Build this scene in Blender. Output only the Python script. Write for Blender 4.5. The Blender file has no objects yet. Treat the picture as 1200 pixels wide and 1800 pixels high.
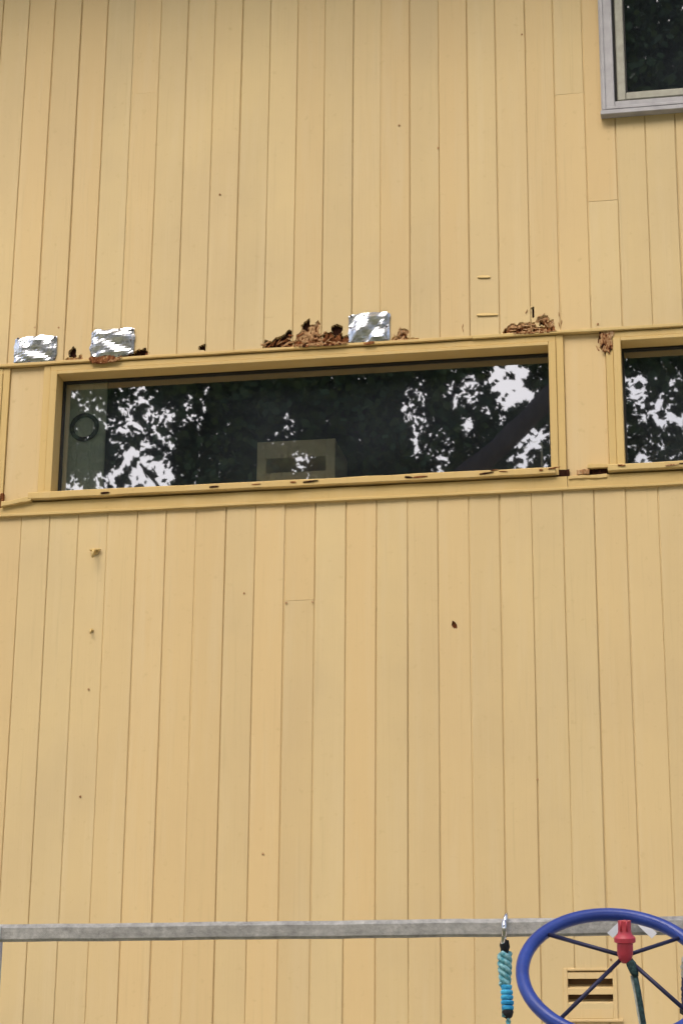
import bpy, bmesh, math, random
import numpy as np
from mathutils import Vector, Matrix, noise

scene = bpy.context.scene
col = scene.collection
R = math.radians

# ------------------------------------------------------------------ camera
cam_d = bpy.data.cameras.new('camera')
cam = bpy.data.objects.new('camera', cam_d); col.objects.link(cam)
pitch, yaw, roll = R(17.778), R(-10.249), R(0.501)
fwd = Vector((math.sin(yaw) * math.cos(pitch), math.cos(yaw) * math.cos(pitch), math.sin(pitch)))
rgt = Vector((math.cos(yaw), -math.sin(yaw), 0)); upv = rgt.cross(fwd)
r2 = math.cos(roll) * rgt + math.sin(roll) * upv
u2 = -math.sin(roll) * rgt + math.cos(roll) * upv
m = Matrix((r2, u2, -fwd)).transposed().to_4x4(); m.translation = (2.415, -8.747, 1.6)
cam.matrix_world = m
cam_d.sensor_fit = 'VERTICAL'; cam_d.sensor_height = 36; cam_d.lens = 3594.8 / 1800 * 36
cam_d.clip_start = 0.05; cam_d.clip_end = 2000
scene.camera = cam

# ------------------------------------------------------------------ sky, sun, exposure
SUN_EL, SUN_AZ = 52, 196          # azimuth measured from +Y clockwise; 180 = behind the camera
world = bpy.data.worlds.new('World'); scene.world = world; world.use_nodes = True
wn = world.node_tree.nodes; wl = world.node_tree.links
sky = wn.new('ShaderNodeTexSky'); sky.sky_type = 'NISHITA'; sky.sun_disc = False
sky.sun_elevation = R(SUN_EL); sky.sun_rotation = R(SUN_AZ)
sky.air_density = 1.0; sky.dust_density = 6.0; sky.ozone_density = 1.0
wl.new(sky.outputs[0], wn['Background'].inputs[0]); wn['Background'].inputs[1].default_value = 0.15
sun_d = bpy.data.lights.new('sun', 'SUN'); sun_d.energy = 0.9; sun_d.angle = R(40); sun_d.color = (1, .96, .90)
sun = bpy.data.objects.new('sun', sun_d); col.objects.link(sun)
az, el = R(SUN_AZ), R(SUN_EL)
sdir = Vector((math.sin(az) * math.cos(el), math.cos(az) * math.cos(el), math.sin(el)))
sun.rotation_euler = sdir.to_track_quat('Z', 'Y').to_euler(); sun.location = (0, -10, 30)
vs = scene.view_settings
vs.view_transform = 'Standard'; vs.look = 'None'; vs.gamma = 1; vs.use_curve_mapping = False
vs.exposure = 0.60

# ------------------------------------------------------------------ materials
def mat(name, color, rough=.6, metal=0., spec=.5):
    mt = bpy.data.materials.new(name); mt.use_nodes = True
    b = mt.node_tree.nodes['Principled BSDF']
    b.inputs['Base Color'].default_value = (*color, 1); b.inputs['Roughness'].default_value = rough
    b.inputs['Metallic'].default_value = metal; b.inputs['Specular IOR Level'].default_value = spec
    return mt

class NT:
    def __init__(s, mt): s.t = mt.node_tree; s.n = s.t.nodes; s.l = s.t.links; s.b = s.n['Principled BSDF']
    def new(s, t, **kw):
        o = s.n.new(t)
        for k, v in kw.items(): setattr(o, k, v)
        return o
    def coords(s, scale, obj=True, objrand=False):
        tc = s.new('ShaderNodeTexCoord'); mp = s.new('ShaderNodeMapping'); mp.inputs['Scale'].default_value = scale
        s.l.new(tc.outputs['Object' if obj else 'Generated'], mp.inputs['Vector'])
        if objrand:
            oi = s.new('ShaderNodeObjectInfo'); ml = s.new('ShaderNodeMath', operation='MULTIPLY'); ml.inputs[1].default_value = 37.
            s.l.new(oi.outputs['Random'], ml.inputs[0]); s.l.new(ml.outputs[0], mp.inputs['Location'])
        return mp.outputs[0]
    def noise(s, vec, scale, detail=4, rough=.55):
        o = s.new('ShaderNodeTexNoise'); o.inputs['Scale'].default_value = scale; o.inputs['Detail'].default_value = detail
        o.inputs['Roughness'].default_value = rough; s.l.new(vec, o.inputs['Vector']); return o.outputs['Fac']
    def ramp(s, fac, stops):
        o = s.new('ShaderNodeValToRGB'); e = o.color_ramp.elements
        while len(e) < len(stops): e.new(.5)
        for i, (p, c) in enumerate(stops): e[i].position = p; e[i].color = (*c, 1) if len(c) == 3 else c
        s.l.new(fac, o.inputs[0]); return o.outputs[0]
    def mix(s, fac, a, b, mode='MIX'):
        o = s.new('ShaderNodeMix', data_type='RGBA', blend_type=mode)
        for sock, v in ((o.inputs[0], fac), (o.inputs[6], a), (o.inputs[7], b)):
            if isinstance(v, (int, float)): sock.default_value = v
            elif isinstance(v, tuple): sock.default_value = (*v, 1)
            else: s.l.new(v, sock)
        return o.outputs[2]
    def bump(s, h, strength=.3, dist=.002):
        o = s.new('ShaderNodeBump'); o.inputs['Strength'].default_value = strength; o.inputs['Distance'].default_value = dist
        s.l.new(h, o.inputs['Height']); s.l.new(o.outputs[0], s.b.inputs['Normal'])
    def base(s, c): s.l.new(c, s.b.inputs['Base Color'])

def paint(name, c, var=.10, grain=.35):
    mt = mat(name, c, .6, 0, .3); N = NT(mt)
    vp = N.coords((1, 1, 1)); vg = N.coords((60, 60, 1.6), True, True); vb = N.coords((14, 14, 1.0), True, True)
    big = N.noise(vp, 1.3, 5); mid = N.noise(vb, 1.0, 5, .6); fine = N.noise(vg, 1.0, 6, .65); spk = N.noise(vp, 26, 4)
    oi = N.new('ShaderNodeObjectInfo')
    c0 = N.mix(N.ramp(big, [(.30, (0, 0, 0)), (.72, (1, 1, 1))]), tuple(x * (1 - var) * k for x, k in zip(c, (.98, .985, 1.06))), tuple(min(1, x * (1 + var * .5)) for x in c))
    pale = tuple(min(1, x * .9 + .075) for x in c); warm = (c[0] * 1.03, c[1] * .965, c[2] * .93)
    c1 = N.mix(N.ramp(oi.outputs['Random'], [(0, (0, 0, 0)), (1, (.8, .8, .8))]), c0, warm)
    c2 = N.mix(N.ramp(mid, [(.50, (0, 0, 0)), (.80, (.55, .55, .55))]), c1, pale)
    dirt = tuple(x * .70 for x in c)
    c3 = N.mix(N.ramp(fine, [(.58, (0, 0, 0)), (.82, (.42, .42, .42))]), c2, dirt)
    c4 = N.mix(N.ramp(spk, [(.62, (0, 0, 0)), (.80, (.42, .42, .42))]), c3, (c[0] * .72, c[1] * .68, c[2] * .6))
    vr = N.new('ShaderNodeMapRange'); vr.inputs[3].default_value = .965; vr.inputs[4].default_value = 1.03
    wn_ = N.new('ShaderNodeTexWhiteNoise', noise_dimensions='1D'); N.l.new(oi.outputs['Random'], wn_.inputs['W']); N.l.new(wn_.outputs['Value'], vr.inputs[0])
    hs = N.new('ShaderNodeHueSaturation'); N.l.new(vr.outputs[0], hs.inputs['Value']); N.l.new(c4, hs.inputs['Color'])
    N.base(hs.outputs[0])
    h = N.new('ShaderNodeMath', operation='ADD'); N.l.new(fine, h.inputs[0]); N.l.new(mid, h.inputs[1])
    N.bump(h.outputs[0], grain, .003)
    return mt

M = {}
M['siding'] = paint('ochre_siding_paint', (.595, .464, .236))
M['trim'] = paint('ochre_trim_paint', (.56, .415, .165), .08, .2)
M['panel'] = paint('ochre_panel_paint', (.60, .462, .232), .08, .2)
M['backing'] = paint('siding_backing', (.52, .39, .19), .1, .2)

def rot(name, a, b, c, scale=40):
    mt = mat(name, a, .95, 0, .1); N = NT(mt)
    v = N.coords((1, 1, .35)); f = N.noise(v, scale, 6, .7); g = N.noise(v, scale * 3.1, 4, .7)
    N.base(N.mix(N.ramp(g, [(.4, (0, 0, 0)), (.62, (1, 1, 1))]), N.ramp(f, [(.35, a), (.55, b), (.7, c)]), a)); N.bump(g, 1, .008)
    return mt
M['bare'] = rot('bare_weathered_wood', (.30, .155, .07), (.58, .38, .20), (.66, .50, .33))
M['rot'] = rot('dark_rot_and_hole_shade', (.022, .008, .005), (.05, .018, .010), (.12, .05, .025))  # rot brown, darkened to carry the shade of deep holes
M['rust'] = rot('red_brown_rotted_wood', (.14, .045, .018), (.32, .135, .052), (.44, .23, .10))
M['galv'] = mat('shiny_sheet_metal', (.66, .69, .73), .25, 1.0)
N = NT(M['galv']); vv = N.coords((1, 1, 1)); N.base(N.ramp(N.noise(vv, 30, 4), [(.3, (.40, .43, .48)), (.7, (.68, .71, .75))])); N.bump(N.noise(vv, 45, 3), .25, .004)
M['nail'] = mat('nail_head', (.10, .09, .09), .5, .7)
M['frame'] = mat('grey_aluminium_frame', (.40, .39, .41), .45, .0); N = NT(M['frame']); N.base(N.ramp(N.noise(N.coords((6, 6, 6)), 3, 5), [(.3, (.30, .30, .325)), (.7, (.39, .39, .415))]))
M['sash'] = mat('grey_green_sash', (.37, .37, .31), .5); N = NT(M['sash']); N.base(N.ramp(N.noise(N.coords((8, 8, 8)), 3, 5), [(.3, (.27, .27, .22)), (.7, (.36, .36, .30))]))
M['gasket'] = mat('black_gasket', (.012, .011, .010), .7)
M['dark_room'] = mat('shaded_interior', (.10, .12, .16), .9)  # unlit look and bluish ambient lift put into the wall colour
M['cabinet'] = mat('dull_olive_cabinet', (.86, .77, .58), .7)
M['curtain'] = mat('grey_green_blind', (.68, .76, .68), .9)
M['black'] = mat('black_plastic', (.015, .015, .017), .5)
M['white'] = mat('white_plastic', (.8, .8, .79), .5)

def glass(name, refl, tint):
    mt = bpy.data.materials.new(name); mt.use_nodes = True
    t = mt.node_tree; n = t.nodes; l = t.links; n.remove(n['Principled BSDF'])
    tr = n.new('ShaderNodeBsdfTransparent'); tr.inputs[0].default_value = (*tint, 1)
    gl = n.new('ShaderNodeBsdfGlossy'); gl.inputs['Roughness'].default_value = 0.013; gl.inputs[0].default_value = (.93, .96, 1, 1)
    tc = n.new('ShaderNodeTexCoord'); nz = n.new('ShaderNodeTexNoise'); nz.inputs['Scale'].default_value = 2.2; nz.inputs['Detail'].default_value = 2
    l.new(tc.outputs['Object'], nz.inputs['Vector'])
    bp = n.new('ShaderNodeBump'); bp.inputs['Strength'].default_value = .10; bp.inputs['Distance'].default_value = .004
    l.new(nz.outputs['Fac'], bp.inputs['Height']); l.new(bp.outputs[0], gl.inputs['Normal'])
    fr = n.new('ShaderNodeFresnel'); fr.inputs[0].default_value = 1.5
    ad = n.new('ShaderNodeMath'); ad.operation = 'ADD'; ad.inputs[1].default_value = refl; ad.use_clamp = True
    l.new(fr.outputs[0], ad.inputs[0])
    mx = n.new('ShaderNodeMixShader'); l.new(ad.outputs[0], mx.inputs[0]); l.new(tr.outputs[0], mx.inputs[1]); l.new(gl.outputs[0], mx.inputs[2])
    df = n.new('ShaderNodeBsdfDiffuse'); df.inputs[0].default_value = (.55, .64, .80, 1)      # painted haze: bluish veil mixed into the pane to lift its darks
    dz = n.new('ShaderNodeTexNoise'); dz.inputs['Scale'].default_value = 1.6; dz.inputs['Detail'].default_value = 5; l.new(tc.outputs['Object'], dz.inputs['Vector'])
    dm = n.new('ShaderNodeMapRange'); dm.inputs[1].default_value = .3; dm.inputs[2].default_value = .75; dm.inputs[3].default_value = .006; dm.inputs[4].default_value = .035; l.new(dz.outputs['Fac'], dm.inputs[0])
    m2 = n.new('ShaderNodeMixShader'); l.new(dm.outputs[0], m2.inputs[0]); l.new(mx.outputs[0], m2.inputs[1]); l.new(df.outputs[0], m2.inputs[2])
    l.new(m2.outputs[0], n['Material Output'].inputs[0])
    return mt
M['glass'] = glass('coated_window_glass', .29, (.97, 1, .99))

# ------------------------------------------------------------------ helpers
def link(o, parent=None, mt=None):
    col.objects.link(o)
    if parent: o.parent = parent
    if mt is not None:
        if len(o.data.materials): o.data.materials.clear()
        for x in (mt if isinstance(mt, (list, tuple)) else [mt]): o.data.materials.append(x)
    return o
def tag(o, label=None, cat=None, group=None, kind=None):
    if label: o['label'] = label
    if cat: o['category'] = cat
    if group: o['group'] = group
    if kind: o['kind'] = kind
    return o
def empty(name, loc=(0, 0, 0)):
    o = bpy.data.objects.new(name, None); o.location = loc; o.empty_display_size = .1; col.objects.link(o); return o
def finish(name, bm, mt, parent=None, smooth=False):
    bmesh.ops.recalc_face_normals(bm, faces=bm.faces)
    me = bpy.data.meshes.new(name); bm.to_mesh(me); bm.free()
    if smooth:
        for p in me.polygons: p.use_smooth = True
    return link(bpy.data.objects.new(name, me), parent, mt)
def add_box(bm, x0, x1, y0, y1, z0, z1, bevel=0., seg=1):
    ret = bmesh.ops.create_cube(bm, size=1)
    for v in ret['verts']:
        v.co = Vector(((x0 + x1) / 2 + v.co.x * (x1 - x0), (y0 + y1) / 2 + v.co.y * (y1 - y0), (z0 + z1) / 2 + v.co.z * (z1 - z0)))
    if bevel > 0:
        ed = list({e for v in ret['verts'] for e in v.link_edges})
        bmesh.ops.bevel(bm, geom=ed, offset=bevel, segments=seg, affect='EDGES', profile=.6)
def box(name, x0, x1, y0, y1, z0, z1, mt, parent=None, bevel=.002):
    bm = bmesh.new(); add_box(bm, x0, x1, y0, y1, z0, z1, bevel); return finish(name, bm, mt, parent)
def add_tube(bm, pts, rad, n=10, closed=False, cap=True):
    pts = [Vector(p) for p in pts]; k = len(pts)
    rr = rad if isinstance(rad, (list, tuple)) else [rad] * k
    rings = []; ref = None
    for i, p in enumerate(pts):
        a = pts[(i - 1) % k] if closed or i > 0 else p; b = pts[(i + 1) % k] if closed or i < k - 1 else p
        t = (b - a).normalized()
        if ref is None: ref = t.orthogonal().normalized()
        ref = (ref - t * ref.dot(t)).normalized(); bi = t.cross(ref)
        rings.append([bm.verts.new(p + (ref * math.cos(q) + bi * math.sin(q)) * rr[i]) for q in (2 * math.pi * j / n for j in range(n))])
    for i in range(k if closed else k - 1):
        A, B = rings[i], rings[(i + 1) % k]
        off = 0
        if closed and i == k - 1:
            off = min(range(n), key=lambda o: (A[0].co - B[o].co).length)
        for j in range(n): bm.faces.new((A[j], A[(j + 1) % n], B[(j + 1 + off) % n], B[(j + off) % n]))
    if cap and not closed: bm.faces.new(rings[0][::-1]); bm.faces.new(rings[-1])
def tube(name, pts, rad, mt, parent=None, n=10, closed=False):
    bm = bmesh.new(); add_tube(bm, pts, rad, n, closed); return finish(name, bm, mt, parent, True)
def add_lathe(bm, prof, base, axis=(0, 0, 1), n=20):
    ax = Vector(axis).normalized(); a = ax.orthogonal().normalized(); b = ax.cross(a); base = Vector(base)
    rings = [[bm.verts.new(base + ax * h + (a * math.cos(q) + b * math.sin(q)) * r) for q in (2 * math.pi * j / n for j in range(n))] for r, h in prof]
    for A, B in zip(rings, rings[1:]):
        for j in range(n): bm.faces.new((A[j], A[(j + 1) % n], B[(j + 1) % n], B[j]))
    bm.faces.new(rings[0][::-1]); bm.faces.new(rings[-1])
def lathe(name, prof, base, mt, parent=None, axis=(0, 0, 1), n=20):
    bm = bmesh.new(); add_lathe(bm, prof, base, axis, n); o = finish(name, bm, mt, parent, True)
    o.data.set_sharp_from_angle(angle=R(40)); return o
def poly_cutter(pts, y0, y1, mi):
    bm = bmesh.new()
    # roughen the outline: two jittered points on every edge
    rng = random.Random(int(abs(pts[0][0]) * 1e4) + 7); q = []
    for i, a in enumerate(pts):
        b = pts[(i + 1) % len(pts)]; q.append(a); jj = min(.007, .22 * math.hypot(b[0] - a[0], b[1] - a[1]))
        for t in (.25, .5, .75): q.append((a[0] + (b[0] - a[0]) * t + rng.uniform(-jj, jj) * .5, a[1] + (b[1] - a[1]) * t + rng.uniform(-jj, jj)))
    A = [bm.verts.new((x, y0, z)) for x, z in q]
    cx = sum(x for x, z in q) / len(q); cz = sum(z for x, z in q) / len(q)
    B = [bm.verts.new((cx + (x - cx) * .9, y1, cz + (z - cz) * .9)) for x, z in q]
    for i in range(len(q)):
        j = (i + 1) % len(q); bm.faces.new((A[i], A[j], B[j], B[i]))
    bm.faces.new(A); bm.faces.new(B)
    bmesh.ops.triangulate(bm, faces=bm.faces[:])
    for f in bm.faces: f.material_index = mi
    return finish('cutter', bm, None)
def extent(me):
    z = [v.co.z for v in me.vertices]; x = [v.co.x for v in me.vertices]
    return (min(x), max(x), min(z), max(z)) if z else (9, 9, 9, 9)
def cut(o, cutters):
    for c in cutters:
        md = o.modifiers.new('b', 'BOOLEAN'); md.operation = 'DIFFERENCE'; md.object = c; md.solver = 'EXACT'
        dg = bpy.context.evaluated_depsgraph_get(); me = bpy.data.meshes.new_from_object(o.evaluated_get(dg))
        o.modifiers.clear(); a, b = extent(o.data), extent(me)
        if max(abs(a[0] - b[0]), abs(a[1] - b[1]), abs(a[3] - b[3])) < .02 and abs(a[2] - b[2]) < .09: o.data = me
        else: pass

# ------------------------------------------------------------------ ground
bm = bmesh.new(); bmesh.ops.create_grid(bm, x_segments=60, y_segments=60, size=300)
gm = mat('dry_lawn', (.16, .15, .07), .95); N = NT(gm); v3 = N.coords((1, 1, 1))
N.base(N.mix(N.ramp(N.noise(v3, .6, 6), [(.35, (0, 0, 0)), (.65, (1, 1, 1))]), (.10, .13, .045), (.26, .22, .13))); N.bump(N.noise(v3, 40, 5), .6, .02)
tag(finish('ground', bm, gm), kind='structure')

pm = mat('pale_bounce_pad', (.5, .47, .42), .95); N = NT(pm); v3 = N.coords((1, 1, 1))
N.base(N.mix(N.ramp(N.noise(v3, 90, 4), [(.35, (0, 0, 0)), (.65, (1, 1, 1))]), (.44, .42, .38), (.66, .63, .58))); N.bump(N.noise(v3, 90, 4), .8, .01)
tag(box('bounce_pad', -6, 7.5, -4.2, .02, -.1, .012, pm, None, .004), kind='structure')  # pale pad added out of view to bounce light onto the lower wall

# ------------------------------------------------------------------ house
HX0, HX1 = -4.168, 5.772
Z_CAP, Z_HEAD, Z_SILL, Z_LOW = 5.276, 5.212, 4.606, 4.510
house = tag(empty('house', (0.8, 0, 0)), 'mustard yellow house wall of vertical boards with a strip of low windows', 'house')
def P(o, parent=house):
    """parent while keeping world coordinates"""
    o.parent = parent
    off = Vector((0, 0, 0)) if parent.parent else parent.location.copy()
    o.matrix_parent_inverse = Matrix.Translation(-off); return o

GX0, GX1, GZ0, GZ1 = 2.071, 3.185, 6.355, 7.62        # grey upper window, outer frame
# sheathing behind the boards: two walls, each the parent of its boards
wall_up = bmesh.new()
for a in ((HX0, GX0 + .03, .022, .12, Z_CAP - .01, 8.7), (GX1 - .03, HX1, .022, .12, Z_CAP - .01, 8.7),
          (GX0 + .03, GX1 - .03, .022, .12, Z_CAP - .01, GZ0 + .03), (GX0 + .03, GX1 - .03, .022, .12, GZ1 - .03, 8.7)):
    add_box(wall_up, *a)
wall_up = tag(P(finish('wall', wall_up, [M['backing'], M['rot']])), 'upper wall of long vertical boards above the strip windows')
wall_lo = bmesh.new(); add_box(wall_lo, HX0, HX1, .022, .12, .28, Z_LOW - .004)
wall_lo = tag(P(finish('wall', wall_lo, [M['backing'], M['rot']])), 'lower wall of vertical boards below the window sill')

def board_mesh(x0, x1, z0, z1, seed, nseg=5, yoff=0., b=.0030, back=.0205):
    rng = random.Random(seed); bm = bmesh.new(); rings = []
    ph, am = rng.uniform(0, 6.3), rng.uniform(.0004, .0017)
    lean = rng.uniform(-.0008, .0008); tg = rng.uniform(.0045, .0085)      # tongue that closes the joint
    tl, tr = rng.uniform(-.0012, .0012), rng.uniform(-.0012, .0012)
    for i in range(nseg + 1):
        z = z0 + (z1 - z0) * i / nseg
        d = am * math.sin(ph + z * 2.1) + lean * (i / nseg - .5)
        yl = yoff + tl + .0006 * math.sin(z * 1.7 + ph); yr = yoff + tr + .0006 * math.cos(z * 1.3 + ph)
        ea, eb = rng.uniform(-.0007, .0007), rng.uniform(-.0007, .0007)
        X0, X1 = x0 + d + ea, x1 + d + eb
        prof = [(X0, back), (X0, yl + b), (X0 + b, yl), (X1 - b, yr), (X1, yr + b), (X1, tg), (X1 + .0075, tg), (X1 + .0075, tg + .005), (X1, tg + .005), (X1, back)]
        rings.append([bm.verts.new((x, y, z)) for x, y in prof])
    for A, B in zip(rings, rings[1:]):
        for j in range(10): bm.faces.new((A[j], A[(j + 1) % 10], B[(j + 1) % 10], B[j]))
    bm.faces.new(rings[0]); bm.faces.new(rings[-1])
    return bm
HOLES = {
    'd1': [(0.450, 5.295), (0.460, 5.321), (0.493, 5.307), (0.518, 5.334), (0.553, 5.344), (0.572, 5.365), (0.589, 5.356), (0.586, 5.318), (0.576, 5.290), (0.527, 5.268)],
    'd2': [(0.638, 5.370), (0.648, 5.398), (0.670, 5.411), (0.676, 5.382), (0.657, 5.360)],
    'd3': [(0.774, 5.335), (0.779, 5.372), (0.804, 5.382), (0.826, 5.366), (0.826, 5.334), (0.799, 5.325)],
    'd4': [(-0.500, 5.297), (-0.499, 5.329), (-0.479, 5.343), (-0.467, 5.322), (-0.468, 5.292)],
    'd5': [(0.140, 5.292), (0.143, 5.317), (0.176, 5.318), (0.177, 5.290)],
    'd6': [(-0.200, 5.291), (-0.153, 5.309), (-0.123, 5.318), (-0.116, 5.299), (-0.138, 5.280), (-0.190, 5.279)],
    'd7': [(1.711, 5.359), (1.714, 5.396), (1.728, 5.406), (1.729, 5.369), (1.721, 5.347)],
    'd8': [(1.752, 5.314), (1.756, 5.338), (1.770, 5.337), (1.770, 5.312)],
    'd9': [(1.333, 3.898), (1.337, 3.923), (1.351, 3.912), (1.360, 3.885), (1.346, 3.880)],
    'b1': [(0.596, 5.262), (0.608, 5.334), (0.635, 5.353), (0.662, 5.356), (0.689, 5.378), (0.717, 5.368), (0.723, 5.327), (0.753, 5.325), (0.772, 5.303), (0.848, 5.290), (0.859, 5.254), (0.718, 5.258)],
    'r2': [(0.929, 5.261), (0.938, 5.300), (0.975, 5.312), (0.994, 5.280), (0.962, 5.257)],
    'b3': [(1.069, 5.290), (1.096, 5.317), (1.128, 5.335), (1.150, 5.319), (1.128, 5.300), (1.155, 5.278), (1.096, 5.268)],
    'b4': [(1.596, 5.298), (1.607, 5.320), (1.668, 5.328), (1.734, 5.323), (1.739, 5.300), (1.694, 5.286), (1.615, 5.288)],
    'r6': [(0.440, 5.262), (0.455, 5.296), (0.53, 5.300), (0.60, 5.306), (0.66, 5.298), (0.74, 5.312), (0.80, 5.306), (0.872, 5.318), (0.882, 5.262), (0.66, 5.256)],
    'r7': [(0.735, 5.30), (0.748, 5.345), (0.772, 5.338), (0.790, 5.322), (0.83, 5.330), (0.846, 5.305), (0.80, 5.290)],
    'b8': [(0.628, 5.352), (0.640, 5.392), (0.668, 5.376), (0.70, 5.388), (0.712, 5.404), (0.720, 5.370), (0.690, 5.340)],
    'b9': [(1.060, 5.262), (1.072, 5.296), (1.10, 5.290), (1.19, 5.284), (1.20, 5.262)],
    'r8': [(1.588, 5.282), (1.592, 5.304), (1.64, 5.300), (1.70, 5.308), (1.76, 5.302), (1.82, 5.300), (1.836, 5.270), (1.70, 5.276)],
    'b7': [(1.738, 5.330), (1.745, 5.352), (1.766, 5.346), (1.79, 5.360), (1.796, 5.330), (1.77, 5.318)],
    'r9': [(-.238, 5.262), (-.232, 5.292), (-.17, 5.300), (-.112, 5.305), (-.100, 5.284), (-.15, 5.264)],
    'b6': [(-.53, 5.268), (-.512, 5.288), (-.46, 5.290), (-.44, 5.300), (-.425, 5.262)],
    'b5': [(1.775, 5.286), (1.791, 5.319), (1.818, 5.335), (1.823, 5.323), (1.812, 5.284)],
}
Z_ROT = 5.436
def inside(poly, x, z):
    c = False; j = len(poly) - 1
    for i in range(len(poly)):
        (xi, zi), (xj, zj) = poly[i], poly[j]
        if (zi > z) != (zj > z) and x < (xj - xi) * (z - zi) / (zj - zi) + xi: c = not c
        j = i
    return c
def decay(x, z):
    """depth below the paint and material of the wood at this spot: 0 paint, 1 bare, 2 dark rot with hole shade, 3 red-brown rot"""
    n1 = noise.noise(Vector((x * 38, 1.7, z * 38))); n2 = noise.noise(Vector((x * 44, 8.1, z * 44))); n3 = noise.noise(Vector((x * 90, 4.2, z * 60)))
    px, pz = x + .010 * n1 + .004 * n3, z + .010 * n2 + .004 * n3
    hit = {k[0] for k, p in HOLES.items() if inside(p, px, pz)}
    if 'd' in hit: return .0185, 2
    if 'r' in hit:
        return (.0175, 2) if n3 > .30 else (.008 + .006 * n3, 3)
    if 'b' in hit: return (.005 + .004 * n3, 1) if n3 < .36 else (.012, 3)
    return 0, 0
def rotted_end(bm, xa, xb, z0, z1, y, b=.003, step=.0042):
    """the board's lower end as a fine relief, eaten away where it has rotted"""
    nx = max(4, int((xb - xa - 2 * b) / step)); nz = int((z1 - z0) / step)
    xs = [xa] + [xa + b + (xb - xa - 2 * b) * i / nx for i in range(nx + 1)] + [xb]
    zs = [z0 + (z1 - z0) * j / nz for j in range(nz + 1)]; g = []
    for j, z in enumerate(zs):
        r = []
        for i, x in enumerate(xs):
            d, mi = decay(x, z); e = b if i in (0, len(xs) - 1) else 0
            r.append(bm.verts.new((x, y + max(d, e), z)))
        g.append(r)
    for j in range(nz):
        for i in range(len(xs) - 1):
            f = bm.faces.new((g[j][i], g[j][i + 1], g[j + 1][i + 1], g[j + 1][i]))
            f.material_index = decay((xs[i] + xs[i + 1]) / 2, (zs[j] + zs[j + 1]) / 2)[1]
    back = .0205
    for line in ([r[0] for r in g], [r[-1] for r in g], g[0], g[-1]):
        bk = [bm.verts.new((v.co.x, back, v.co.z)) for v in line]
        for i in range(len(line) - 1): bm.faces.new((line[i], line[i + 1], bk[i + 1], bk[i])).material_index = 1 if line in (g[0],) else 0
rng = random.Random(11)
boards = []
def row(x_start, pitch, k0, k1, z0, z1, parent, seams, holes, seed0):
    gaps = {}
    for k in range(k0, k1 + 1):
        gaps[k] = rng.choice((.0016, .0020, .0026, .0032, .0040, .0050))
    jit = {k: rng.uniform(-.0022, .0022) for k in range(k0, k1 + 1)}
    for k in range(k0, k1):
        xa = x_start + k * pitch + jit[k] + gaps[k] / 2; xb = x_start + (k + 1) * pitch + jit[k + 1] - gaps[k + 1] / 2
        spans = [(z0, z1)]
        if k in seams:
            s = seams[k]; spans = [(z0, s - .0007), (s + .0007, z1)]
        for h in holes:
            if xa > h[0] and xb < h[1]:
                spans = [q for (a, b) in spans for q in (((a, min(b, h[2])), (max(a, h[3]), b)) if b > h[2] and a < h[3] else ((a, b),)) if q[1] - q[0] > .02]
        yk = rng.uniform(-.0010, .0010)
        for i, (a, b) in enumerate(spans):
            eaten = a < 5.3 < b and any(p[0] > xa - .02 and p[0] < xb + .02 for h in HOLES.values() for p in h)
            bm = board_mesh(xa, xb, Z_ROT if eaten else a, b, seed0 + k * 3 + i, yoff=yk + (.0006 * i))
            if eaten:
                low = [v for v in bm.verts if v.co.z < Z_ROT + .001]; x_l, x_r = min(v.co.x for v in low), max(v.co.x for v in low) - .0075
                y_f = sorted(v.co.y for v in low)[:2]; rotted_end(bm, x_l, x_r, a, Z_ROT + .0005, sum(y_f) / 2)
                add_box(bm, x_r + .0001, x_r + .0075, .0065, .012, a + .001, Z_ROT)
            o = P(finish('board', bm, [M['siding'], M['bare'], M['rot'], M['rust']]), parent)
            boards.append((o, xa, xb, a, b))
row(-.9483, .14, -23, 48, Z_CAP + .001, 8.68, wall_up, {21: 5.922, 20: 6.497, 5: 6.692, -6: 7.1, 33: 6.1, 11: 7.6}, [(GX0 + .02, GX1, GZ0 + .012, GZ1 - .012)], 1000)
row(-.6906, .14049, -24, 46, .28, Z_LOW - .002, wall_lo, {9: 4.041, -5: 2.2, 26: 3.3, 14: 1.1}, [], 5000)

cutters = []
for k, pts in (('d9', HOLES['d9']),):
    xs = [p[0] for p in pts]; zs = [p[1] for p in pts]
    c = poly_cutter(pts, -.03, .010, 3)
    cutters.append((c, min(xs) - .01, max(xs) + .01, min(zs) - .01, max(zs) + .01))
# louvred vent opening in the lower wall
VX0, VX1, VZ0, VZ1 = 1.790, 2.012, 2.190, 2.402
bm = bmesh.new(); add_box(bm, VX0 + .006, VX1 - .006, -.05, .09, VZ0 + .006, VZ1 - .006); vc = finish('cutter', bm, None)
cutters.append((vc, VX0, VX1, VZ0, VZ1))
for (o, xa, xb, za, zb) in boards:
    cs = [c for (c, x0, x1, z0, z1) in cutters if x1 > xa and x0 < xb and z1 > za and z0 < zb]
    if cs: cut(o, cs)
cut(wall_lo, [vc])
for c in cutters: bpy.data.objects.remove(c[0], do_unlink=True)

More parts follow.
